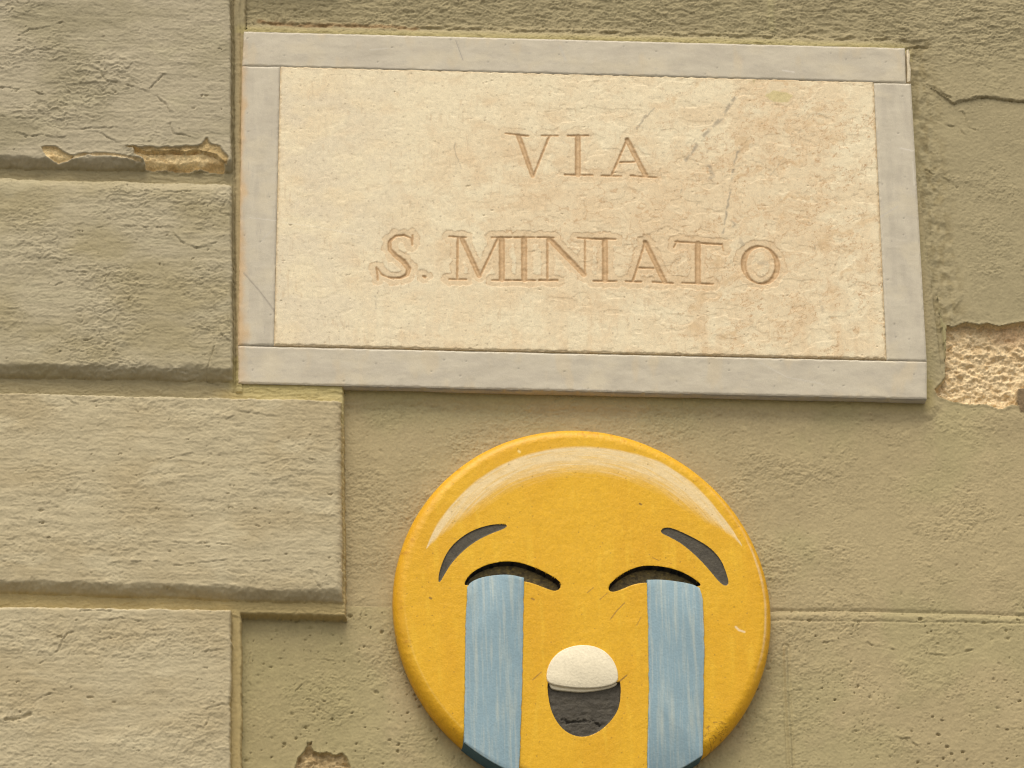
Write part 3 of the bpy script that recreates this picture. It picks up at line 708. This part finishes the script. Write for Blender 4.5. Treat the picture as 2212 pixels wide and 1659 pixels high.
def marble(u, v, s, t):
    dz = .00014 * fbm(u / .012, v / .012, 3, 401) + .00008 * fbm(u / .0035, v / .0035, 2, 403)
    c = np.tile(C(234, 219, 182), (len(u), 1))
    big = fbm(u / .12, v / .10, 4, 411)
    a, b = (u + v) * .707, (u - v) * .707
    wx = fbm(u / .03, v / .03, 3, 413)
    flow = fbm(a / .07 + .8 * wx, b / .024 + .9 * wx, 5, 415, .6)
    rgt = ss(.3, .5, u)
    m1 = ss(-.05, .30, big * .6 + fbm(u / .035 + wx * .4, v / .035, 4, 417) * .6 + .05)
    m2 = ss(-.02, .22, flow)
    stain = m1 * (1 - .6 * rgt) + m2 * rgt * .7
    cen = np.exp(-((u - .36) / .13) ** 2 - ((v - .17) / .075) ** 2) * .9 + np.exp(-((u - .53) / .07) ** 2) * .5
    wm = ss(.02, .30, cen * .6 + .45 * fbm(u / .03 + wx * .6, v / .028, 4, 418))
    stain = np.clip(stain * (.35 + .65 * np.clip(cen, 0, 1)) + .65 * wm, 0, 1.1)
    drip = ss(.0, .35, fbm(u / .012, v / .09, 3, 419)) * ss(.14, .05, v)
    c = mixc(c, C(223, 197, 155), np.clip(stain * .72 + drip * .25, 0, 1))
    c = mixc(c, C(214, 184, 138), ss(.22, .5, flow * rgt + fbm(u / .02, v / .02, 4, 421) * .6) * .6)
    # thin brown contours at the edges of the stains
    ct2 = np.abs(fbm(u / .03 + wx * .6, v / .028, 4, 418) - .02 + .12 * fbm(u / .006, v / .006, 2, 424)); c = mixc(c, C(196, 158, 112), ss(.035, .005, ct2) * .7 * np.clip(cen, 0, 1))
    ct = np.abs(flow + .35 * fbm(u / .008, v / .008, 2, 423) - .12); c = mixc(c, C(190, 150, 104), ss(.028, .004, ct) * .8 * (rgt * .8 + .2) * ss(-.2, .2, big + .2))
    # left part: greyer with fine specks
    c = mixc(c, C(220, 206, 176), ss(.24, .02, u) * ss(-.3, .3, fbm(u / .05, v / .03, 3, 425)) * .7)
    dd, pv = cells(u / .0065, v / .0065, 31, .3); c = mixc(c, C(170, 150, 120), ss(.0013, .0003, dd * .0065) * .7 * pv)
    vs_ = ss(.25, .5, fbm(u / .0025, v / .016, 2, 427)) * ss(.0, .3, fbm(u / .06, v / .05, 2, 429) + .05); c = mixc(c, C(204, 178, 138), vs_ * .4)
    vbr = fbm(u / .006, v / .006, 3, 435)
    for p, w, al in VEINS:
        d = near_dist(u + .0012 * perlin(u / .006, v / .006, 431), v, uv(k6(p), .014), .01)
        c = mixc(c, C(164, 151, 127), ss(w * PX6 * 1.9, w * PX6 * .3, d) * al * .8 * ss(-.35, .2, vbr))
    gp = uv([(1652, 207), (1670, 196), (1702, 200), (1712, 208), (1700, 222), (1668, 219)], .014)
    c = mixc(c, C(206, 190, 132), ss(.001, -.001, sdf(u, v, gp) + .0008 * perlin(u / .004, v / .004, 7)) * .8)
    gp = uv([(1622, 166), (1632, 166), (1629, 182)], .014); c = mixc(c, C(196, 178, 128), ss(.001, -.001, sdf(u, v, gp)) * .8)
    # letters: V-cut, with a worn rim, a brown patina and painted shadow lines
    rag = .00035 * perlin(u / .0035, v / .0035, 441)
    cv = carve(u, v) + rag
    dz -= np.where(cv < .0013, np.clip(cv, 0, 1) * .8, .00104 + (cv - .0013) * .25) * (.8 + .5 * fbm(u / .01, v / .01, 3, 447))
    halo = -.0052 + .0042 * fbm(u / .010, v / .010, 3, 443)
    hm = ss(halo - .0005, halo + .0002, cv) * np.where(v < inv(1200, 440, .014)[1], 1, .45)
    dz -= .00030 * hm
    hr = ss(.0005, .0001, np.abs(cv - halo)) * hm
    c = mixc(c, C(220, 190, 146), hm * .5); c = mixc(c, C(184, 142, 94), hr * ss(-.3, .2, fbm(u / .012, v / .012, 2, 449)) * .6)
    c = mixc(c, C(198, 160, 110), ss(-.0001, .0006, cv) * .72)
    c = mixc(c, C(176, 138, 94), ss(.0004, .0012, cv) * ss(.0024, .0014, cv) * .6)
    # inside of the O and M stay pale
    # flaked shallow patches, each with its own edge
    fl = fbm(u / .03 + wx * .5, v / .02, 3, 451); fm = ss(.18, .21, fl) * ss(.2, .34, u); dz -= .00022 * fm
    fl = fbm(u / .012, v / .008, 3, 453); dz -= .00012 * ss(.22, .30, fl)
    dd, pv = cells(u / .02 + .5 * wx, v / .02, 17, .35); dz -= .0009 * ss(.0010, .0003, dd * .02) * pv
    # chipped rim
    ed = np.minimum(np.minimum(s, 1 - s) * .55, np.minimum(t, 1 - t) * .27)
    dz -= .0008 * ss(.0014, .0, ed + .0020 * fbm(u / .006, v / .006, 3, 455))
    c = mixc(c, C(200, 172, 126), ss(.003, .0, ed + .002 * fbm(u / .006, v / .006, 3, 457)) * .5)
    scr = near_dist(u, v, uv([(610, 480), (700, 493), (792, 512)], .014)); c = mixc(c, C(240, 228, 200), ss(.0006, .0002, scr) * .6)
    return dz, c

h_m = .0143
o = patch("inscription_slab", uv([(605.6, 142.6), (1887.6, 176.4), (1915.4, 775.6), (592, 745.4)], h_m), h_m, .00068, marble, M_MARBLE, plaque, PO, back=.002, bev=.0008)

def grey(seed, horiz, tint=0):
    def fn(u, v, s, t):
        su, sv = (.05, .012) if horiz else (.010, .06)
        c = np.tile(C(200, 190, 166), (len(u), 1))
        c = mixc(c, C(188, 178, 156), ss(-.3, .4, fbm(u / su, v / sv, 4, seed)) * .8)
        c = mixc(c, C(206, 194, 165), ss(.05, .5, fbm(u / .045, v / .03, 4, seed + 3)) * .7)
        c = mixc(c, C(174, 165, 148), ss(.3, .6, fbm(u / (su * .25), v / (sv * .3), 3, seed + 5)) * .45)
        if tint: c = mixc(c, C(206, 188, 152), ss(.0, .3, fbm(u / .02, v / .05, 3, seed + 9) + tint - .3) * .4)
        # rust-coloured run along the left ends
        lf = ss(inv(536, 500, .014)[0], inv(518, 500, .014)[0], u + .008 * fbm(u / .02, v / .03, 3, seed + 7))
        c = mixc(c, C(206, 172, 122), lf * (.8 if not horiz else .45))
        for P, w, cc in (([(540, 470), (600, 477), (680, 490)], .0005, (214, 206, 188)), ([(527, 590), (560, 628), (597, 677)], .0006, (136, 126, 112)), ([(565, 520), (590, 495)], .0004, (200, 192, 176)),
                         ([(800, 108), (838, 104)], .0006, (208, 200, 182)), ([(1690, 152), (1715, 156)], .0007, (220, 212, 196)), ([(1945, 320), (1972, 326)], .0006, (222, 214, 198)), ([(1972, 350), (1975, 400)], .0006, (214, 206, 186)),
                         ([(1640, 782), (1700, 815), (1780, 830)], .0005, (206, 198, 180)), ([(1940, 445), (1900, 470)], .0004, (196, 188, 176)), ([(1250, 840), (1330, 845)], .0006, (208, 200, 182)),
                         ([(985, 88), (1000, 130)], .0005, (150, 142, 132)), ([(1210, 100), (1222, 130)], .0012, (196, 188, 170))):
            d = near_dist(u, v, uv(P, .0145), .006); c = mixc(c, C(*cc), ss(w * 1.6, w * .4, d) * .7)
        dd, pv = cells(u / .02, v / .02, seed, .35); c = mixc(c, C(120, 114, 106), ss(.0010, .0004, dd * .02) * .5)
        dz = .00035 * fbm(u / .03, v / .02, 3, seed + 11) + .00008 * fbm(u / .003, v / .003, 2, seed + 12)
        dz -= .0006 * ss(.0009, .0003, dd * .02)
        ed = np.minimum(np.minimum(s, 1 - s) * (.6 if horiz else .034), np.minimum(t, 1 - t) * (.034 if horiz else .27))
        dz -= .0006 * ss(.0012, .0, ed + .0014 * fbm(u / .007, v / .007, 3, seed + 13))
        return dz, c
    return fn
hp = PLATE_H
patch("frame_strip", uv([(527, 67.5), (1955, 103.5), (1957, 178.6), (523.5, 141.4)], hp), hp, .0010, grey(501, True, .12), M_GREY, plaque, PO, back=.001, bev=.0006)
patch("frame_strip", uv([(523, 142.4), (605, 144), (591.4, 745.5), (514.5, 745.6)], hp), hp, .0010, grey(521, False), M_GREY, plaque, PO, back=.001, bev=.0006)
patch("frame_strip", uv([(1888.1, 178.6), (1968, 180.4), (2002, 779.6), (1916, 777.6)], hp), hp, .0010, grey(541, False), M_GREY, plaque, PO, back=.001, bev=.0006)
patch("frame_strip", uv([(514.5, 747), (2002, 781), (2002, 862), (515, 827.5)], hp), hp, .0010, grey(561, True, .2), M_GREY, plaque, PO, back=.001, bev=.0006)
slab("mortar_fill", uv([(1958.5, 108), (1963, 106), (1966, 118), (1965, 135), (1968, 150), (1967, 176), (1959.5, 176.5), (1960, 150), (1959, 130)], .0125), .004, .0125, .0008,
     mat_paint("pale_mortar", .9, 300, .12, .5, .001, base=tuple(C(214, 200, 170))), plaque, PO)
# mortar bedding that closes the plaque's back and squeezes out at its right edge
bed_me_pts = uv([(532, 75), (1945, 110), (1966, 400), (1988, 850), (1500, 838), (522, 818)], .010)
slab("mortar_bedding", bed_me_pts, .000, .0105, .001, mat_paint("bedding_mortar", .95, 300, .12, .5, .001, base=tuple(C(120, 106, 78))), plaque, PO)
print("plaque", round(time.time() - T0, 1))

# ------------------------------------------------------------------ the crying face disc
face = bpy.data.objects.new("face_sign", None); COL.objects.link(face)
face.location = (DISC_C[0], 0, DISC_C[1] + Z0)
face["label"] = "round yellow painted wooden disc with a crying face, mounted below the street plaque"
face["category"] = "wall sign"
FO = (DISC_C[0], 0, DISC_C[1] + Z0)
hd = DISC_H
def f5(p, it=2, h=hd): return smooth(uv(k5(p), h), it)
BROWS = [f5([(322, 795), (326, 750), (355, 670), (400, 612), (470, 562), (550, 534), (628, 527), (644, 538), (625, 553), (560, 576), (490, 612), (430, 660), (380, 715), (350, 765), (330, 800)]),
         f5([(1350, 570), (1358, 550), (1385, 544), (1425, 554), (1500, 590), (1580, 635), (1630, 690), (1655, 750), (1670, 805), (1652, 818), (1625, 800), (1580, 745), (1520, 680), (1450, 620), (1390, 588)])]
EYES = [f5([(440, 806), (468, 760), (530, 722), (610, 702), (690, 704), (770, 730), (840, 765), (890, 798), (888, 832), (855, 842), (790, 815), (730, 795), (650, 790), (560, 790), (500, 800), (455, 815)]),
        f5([(1108, 834), (1118, 802), (1180, 755), (1250, 724), (1320, 721), (1400, 733), (1470, 758), (1542, 806), (1530, 820), (1460, 812), (1380, 805), (1300, 800), (1230, 806), (1160, 838), (1125, 846)])]
MOUTH = f5([(826, 1262), (840, 1262), (990, 1280), (1150, 1262), (1167, 1258), (1167, 1340), (1152, 1400), (1110, 1455), (1060, 1495), (1000, 1517), (940, 1507), (890, 1472), (850, 1410), (832, 1340)])
TEETH = f5([(822, 1240), (828, 1195), (852, 1148), (900, 1108), (970, 1088), (1040, 1092), (1100, 1120), (1140, 1170), (1157, 1225), (1152, 1266), (1080, 1287), (990, 1291), (900, 1283), (832, 1268)], 2, hd + .001)

N = 440
a = np.linspace(-1, 1, N + 1); A, B = np.meshgrid(a, a); A = A.ravel(); B = B.ravel()
big = np.abs(A) > np.abs(B)                                    # square to disc, equal-area
with np.errstate(all='ignore'):
    r_ = np.where(big, A, B); ph = np.where(big, (math.pi / 4) * (B / np.where(A == 0, 1, A)), (math.pi / 2) - (math.pi / 4) * (A / np.where(B == 0, 1, B)))
RI = DISC_R - .0125
dx = r_ * np.cos(ph) * RI; dy = r_ * np.sin(ph) * RI * DVS
u = DISC_C[0] + dx; v = DISC_C[1] + .0 + dy
feats = [(BROWS[0], 1), (BROWS[1], 1), (EYES[0], 2), (EYES[1], 2), (MOUTH, 3)]
cell = 2 * RI / N
inner = (np.abs(A) < .99) & (np.abs(B) < .99)
for P, _ in feats:                                             # pull grid points onto the outlines so the colours part cleanly
    s = sdf(u, v, P); k = (np.abs(s) < cell * .52) & inner
    e = 1e-5
    gx = (sdf(u[k] + e, v[k], P) - s[k]) / e; gy = (sdf(u[k], v[k] + e, P) - s[k]) / e
    g = np.hypot(gx, gy) + 1e-9
    u[k] -= s[k] * gx / g; v[k] -= s[k] * gy / g
def disc_front(u, v):
    h = np.full(u.shape, hd) + .00025 * fbm(u / .02, v / .02, 3, 601) + .00012 * fbm(u / .004, v / .004, 2, 603)
    h += .0014 * (1 - np.clip(np.hypot(u - DISC_C[0], v - DISC_C[1]) / DISC_R, 0, 1) ** 2) - .0010
    return h
h = disc_front(u, v)
yel = np.tile(C(229, 177, 30), (len(u), 1))
FID = np.zeros(len(u), np.int8); sds = []
for n_, (P, kd) in enumerate(feats):
    s = sdf(u, v, P); sds.append(s)
    if kd == 1: h -= .0009 * ss(.0001, -.0009, s); cc = C(84, 78, 64)
    elif kd == 2: h -= .0085 * ss(.0001, -.0011, s) + (.0006 * fbm(u / .006, v / .006, 3, 611)) * (s < 0); cc = C(58, 48, 30)
    else: h -= (.0034 + .0009 * fbm(u / .009, v / .006, 4, 613)) * ss(.0001, -.0010, s); cc = C(80, 74, 64)
    FID[s < 1e-6] = n_ + 1
crk5 = near_dist(u, v, uv(k5([(895, 1436), (935, 1446), (1000, 1442), (1040, 1440), (1070, 1462)]), hd - .003)); h -= .0018 * ss(.0030, .0008, crk5 + .0030 * fbm(u / .005, v / .003, 3, 9) + .0008) * (sds[4] < -.001)

def paint_yellow(u, v):
    n = len(u)
    c = np.tile(C(229, 177, 30), (n, 1))
    c = mixc(c, C(224, 169, 24), ss(-.2, .4, fbm(u / .05, v / .12, 4, 621)) * .8)
    c = mixc(c, C(236, 188, 44), ss(.1, .5, fbm(u / .008, v / .05, 3, 623)) * .5)
    x, y = u - DISC_C[0], (v - DISC_C[1]) / DVS
    r = np.hypot(x, y) / DISC_R; th = np.degrees(np.arctan2(x, y))
    # painted pale crescent, brushed: radii of its outer and inner border by angle from the top
    def bord(pts):
        p = uv(k5(pts), hd); X = p[:, 0] - DISC_C[0]; Y = (p[:, 1] - DISC_C[1]) / DVS
        return np.degrees(np.arctan2(X, Y)), np.hypot(X, Y) / DISC_R
    to, ro = bord([(262, 650), (330, 510), (430, 390), (600, 262), (780, 195), (960, 170), (1150, 185), (1350, 240), (1500, 338), (1620, 470), (1732, 634)])
    ti, ri = bord([(262, 650), (380, 560), (500, 480), (640, 395), (800, 335), (1000, 312), (1200, 335), (1400, 435), (1550, 520), (1660, 575), (1732, 634)])
    Ro = np.interp(th, to, ro); Ri = np.interp(th, ti, ri)
    w = np.maximum(Ro - Ri, 1e-4); q = (r - Ri) / w
    br = fbm(th / 26, r * 110, 4, 631, .65); br2 = fbm(th / 9, r * 95, 3, 633)
    den = ss(-.05, .75, q + .22 * br) * ss(1.03, .94, q + .04 * br2) * (th > to[0]) * (th < to[-1])
    c = mixc(c, C(238, 213, 160), np.clip(den * (1.0 + .6 * br2 + .6 * br), 0, 1) * .95)
    # highlight painted as a pale line inside the rim, strongest on the right
    rr = np.where(th > 0, .965, .955)
    den = ss(.012, .003, np.abs(r - rr) + .004 * np.abs(br)) * (ss(55, 80, th) * ss(118, 95, th) * .8 + ss(30, 60, th) * ss(90, 60, th) * .35)
    c = mixc(c, C(238, 212, 160), den * np.clip(.7 + .9 * br2, 0, 1))
    den = ss(.008, .002, np.abs(r - .945) + .004 * np.abs(br)) * ss(-80, -110, th) * (th < 0); c = mixc(c, C(240, 196, 88), den * .45)
    # orange brown glaze brushed round the rim
    rimm = ss(.93, .985, r + .01 * br); c = mixc(c, C(220, 160, 34), rimm * .5)
    grp = ss(.25, .5, fbm(th / 3, r * 14, 4, 635)) * ss(.9, 1.0, r); c = mixc(c, C(170, 112, 34), grp * .5)
    # grime specks and scratches
    dd, pv = cells(u / .014, v / .014, 41, .35); c = mixc(c, C(128, 92, 36), ss(.0009, .0003, dd * .014) * .6)
    for p, cc, w_ in (([(1700, 1005), (1715, 1020), (1740, 1028)], (244, 226, 190), .0009), ([(1120, 970), (1150, 930), (1185, 895)], (150, 110, 50), .0005), ([(1010, 850), (1040, 825)], (160, 118, 50), .0004),
                      ([(1315, 685), (1345, 700)], (140, 100, 44), .0004), ([(755, 875), (765, 880)], (140, 100, 44), .0008), ([(760, 1250), (800, 1215)], (150, 110, 50), .0005), ([(1160, 1260), (1195, 1230)], (110, 80, 40), .0006),
                      ([(1255, 435), (1262, 438)], (90, 66, 34), .0009), ([(283, 870), (290, 874)], (90, 66, 34), .0009), ([(695, 190), (700, 195)], (246, 226, 160), .0010), ([(1070, 880), (1105, 850)], (160, 118, 50), .0004),
                      ([(1240, 1000), (1262, 960)], (168, 126, 54), .0004)):
        d = near_dist(u, v, uv(k5(p), hd), .006); c = mixc(c, C(*cc), ss(w_ * 1.6, w_ * .4, d) * .75)
    # cracked varnish low on the right
    cp = uv(k5([(1600, 1500)]), hd)[0]; m = ss(.03, .008, np.hypot(u - cp[0], v - cp[1]))
    ct = np.abs(fbm(u / .012, v / .008, 3, 641)); c = mixc(c, C(120, 80, 28), ss(.05, .01, ct) * m * .7)
    return c
yc = paint_yellow(u, v)
fcol = yc.copy()
dk = .9 + .25 * fbm(u / .01, v / .01, 3, 651)
fcol = np.where((FID == 1)[:, None] | (FID == 2)[:, None], C(84, 78, 64) * dk[:, None], fcol)
em = (FID == 3) | (FID == 4)
es = np.minimum(sds[2], sds[3]); ec = mixc(np.tile(C(112, 96, 58), (len(u), 1)), C(160, 134, 66), ss(.1, .4, fbm(u / .005, v / .003, 3, 653)) * .6)
ec = mixc(ec, C(50, 40, 27), ss(-.0016, -.0012, es) + .55 * ss(.0, .3, fbm(u / .006, v / .004, 3, 655)))
fcol = np.where(em[:, None], ec, fcol)
fcol = np.where((FID == 5)[:, None], C(80, 74, 61) * (dk * (1 - .5 * ss(.0030, .0008, crk5 + .0030 * fbm(u / .005, v / .003, 3, 9) + .0008)))[:, None], fcol)
co = np.stack([u - FO[0], -h, v - DISC_C[1]], 1)
jj, ii = np.meshgrid(np.arange(N), np.arange(N), indexing='ij'); q0 = (jj * (N + 1) + ii).ravel()
qd = np.stack([q0, q0 + 1, q0 + N + 2, q0 + N + 1], 1)
cu, cv = u[qd].mean(1), v[qd].mean(1); qf = np.zeros(len(qd), int)
for n_, (P, kd) in enumerate(feats): qf[sdf(cu, cv, P) < 0] = n_ + 1
# rim: rings from the front's outer loop round to the wall
idx = np.arange((N + 1) ** 2).reshape(N + 1, N + 1)
loop = np.concatenate([idx[0, :-1], idx[:-1, -1], idx[-1, :0:-1], idx[:0:-1, 0]])
lx, ly = (u[loop] - DISC_C[0]) / RI, (v[loop] - DISC_C[1]) / (RI * DVS)
rings = []; nr = 26
for k in range(1, nr + 1):
    an = (math.pi / 2) * k / nr * 1.0
    rings.append((RI + (DISC_R - RI) * math.sin(an) ** .95, (hd - .0125 * (1 - math.cos(an)) * 1.0)))
rings += [(DISC_R, .008), (DISC_R - .0006, .004), (DISC_R - .002, -.002)]
h0 = h[loop]; cs = [co]; ccs = [fcol]; nb = len(co); rq = []; prev = loop; off = nb
ang = np.arctan2(ly, lx)
for R_, z in rings:
    wob = 1 + .0016 * fbm(np.cos(ang) * 3, np.sin(ang) * 3, 3, 661)
    uu = DISC_C[0] + lx * R_ * wob; vv = DISC_C[1] + ly * R_ * DVS * wob
    hh = z + (h0 - hd) * np.clip((z - .008) / (hd - .008), 0, 1) + .00035 * fbm(uu / .008, vv / .008 + z * 90, 3, 663)
    cs.append(np.stack([uu - FO[0], -hh, vv - DISC_C[1]], 1)); ccs.append(paint_yellow(uu, vv))
    cur = np.arange(off, off + len(loop)); off += len(loop)
    rq.append(np.stack([prev, cur, np.roll(cur, -1), np.roll(prev, -1)], 1)); prev = cur
co2 = np.concatenate(cs); fc2 = np.concatenate(ccs); rq = np.concatenate(rq)
fc_b = fc2.copy(); fc_b[:len(yc)] = yc
disc_me = grid_mesh("disc", co2, np.concatenate([qd[qf == 0], rq]), fc_b)
disc = link("disc", disc_me, M_YELLOW, face)
M_DARK = mat_paint("dark_paint", .7, 500, .16, .6, .0008, spec=.35)
for n_, nm in ((1, "eyebrow"), (2, "eyebrow"), (3, "eye"), (4, "eye"), (5, "mouth")):
    link(nm, grid_mesh(nm, co2, qd[qf == n_], fc2), M_DARK, face)
# teeth: a cream half moon standing proud over the mouth
M_TEETH = mat_paint("cream_paint", .6, 420, .06, .45, .0008, base=tuple(C(238, 226, 194)))
slab("teeth", TEETH, hd - .004, hd + .0016, .0010, M_TEETH, face, FO)
slab("teeth_edge", f5([(832, 1255), (840, 1290), (870, 1299), (930, 1305), (990, 1309), (1050, 1303), (1110, 1292), (1150, 1276), (1153, 1255)], 2, hd - .002), hd - .006, hd - .0012, .0008, M_TEETH, face, FO)
M_TEAR = mat_paint("blue_paint", .6, 500, .06, .4, .0006, base=tuple(C(140, 166, 175)), mottle=60, mott_amt=.05, streak=(tuple(C(186, 194, 182)), .46, .80, (240, 240, 15)))
M_TEARS = mat_paint("tear_side_blue", .7, 500, .10, .4, .0006, base=tuple(C(70, 100, 112)))  # darker blue on the sides of the tears
def tear(Lp, Rp, Tp):
    """outline: top points left to right, right edge down, along the disc's outline, left edge up"""
    Lh, Rh, Th = (uv(k5(p), hd + .0008) for p in (Lp, Rp, Tp))
    def end(P):           # carry an edge on down to the disc's outline
        d = P[-1] - P[-2]; d /= np.linalg.norm(d); t = 0
        while np.hypot(P[-1, 0] + d[0] * t - DISC_C[0], (P[-1, 1] + d[1] * t - DISC_C[1]) / DVS) < DISC_R + .0004: t += .0002
        return P[-1] + d * t
    eL, eR = end(Lh), end(Rh)
    aL = math.atan2((eL[1] - DISC_C[1]) / DVS, eL[0] - DISC_C[0]); aR = math.atan2((eR[1] - DISC_C[1]) / DVS, eR[0] - DISC_C[0])
    arc = [(DISC_C[0] + (DISC_R + .0004) * math.cos(t), DISC_C[1] + (DISC_R + .0004) * DVS * math.sin(t)) for t in np.linspace(aR, aL, 24)]
    def dens(P, st=.004):
        out = []
        for i in range(len(P) - 1):
            n = max(1, int(np.linalg.norm(P[i + 1] - P[i]) / st)); out += [P[i] + (P[i + 1] - P[i]) * t / n for t in range(n)]
        return np.array(out + [P[-1]])
    right = dens(np.vstack([Rh, [eR]])); left = dens(np.vstack([Lh, [eL]]))[::-1]
    rj = np.random.RandomState(int(abs(eL[0]) * 1e4)); right[1:-1, 0] += rj.randn(len(right) - 2) * .00018; left[1:-1, 0] += rj.randn(len(left) - 2) * .00018
    return np.vstack([dens(smooth(Th, 2, False))[1:-1], right[:-1], np.array(arc), left[1:]])
for Lp, Rp, Tp in (([(456, 822), (449, 1000), (446, 1250), (441, 1540)], [(720, 778), (716, 1000), (710, 1300), (698, 1640)], [(456, 822), (475, 795), (530, 774), (600, 764), (660, 764), (720, 778)]),
                   ([(1287, 788), (1294, 1000), (1297, 1300), (1290, 1640)], [(1532, 826), (1548, 880), (1554, 1100), (1548, 1540)], [(1287, 788), (1350, 786), (1430, 795), (1500, 808), (1532, 826)])):
    P = tear(Lp, Rp, Tp)
    slab("tear", P, .003, hd + .0014, .0008, M_TEAR, face, FO, M_TEARS)
print("disc", round(time.time() - T0, 1))

# ------------------------------------------------------------------ the street at the foot of the wall
def street():
    me = bpy.data.meshes.new("street"); s = 400
    me.from_pydata([(-s, -s, 0), (s, -s, 0), (s, .02, 0), (-s, .02, 0)], [], [(0, 1, 2, 3)]); me.update()
    m = bpy.data.materials.new("street_paving"); m.use_nodes = True; nt = m.node_tree; b = nt.nodes["Principled BSDF"]
    tc = nt.nodes.new("ShaderNodeTexCoord"); br = nt.nodes.new("ShaderNodeTexBrick"); br.inputs["Scale"].default_value = 2.2
    br.inputs["Color1"].default_value = (.135, .13, .115, 1); br.inputs["Color2"].default_value = (.175, .165, .145, 1); br.inputs["Mortar"].default_value = (.06, .057, .05, 1)
    br.inputs["Mortar Size"].default_value = .012
    nz = nt.nodes.new("ShaderNodeTexNoise"); nz.inputs["Scale"].default_value = 9; nz.inputs["Detail"].default_value = 6
    mm = nt.nodes.new("ShaderNodeMix"); mm.data_type = 'RGBA'; mm.blend_type = 'MULTIPLY'; mm.inputs[0].default_value = .5
    nt.links.new(tc.outputs["Object"], br.inputs["Vector"]); nt.links.new(tc.outputs["Object"], nz.inputs["Vector"])
    nt.links.new(br.outputs["Color"], mm.inputs[6]); nt.links.new(nz.outputs["Fac"], mm.inputs[7]); nt.links.new(mm.outputs[2], b.inputs["Base Color"])
    b.inputs["Roughness"].default_value = .8
    o = link("street", me, m); o["kind"] = "structure"
street()
print("done", round(time.time() - T0, 1))
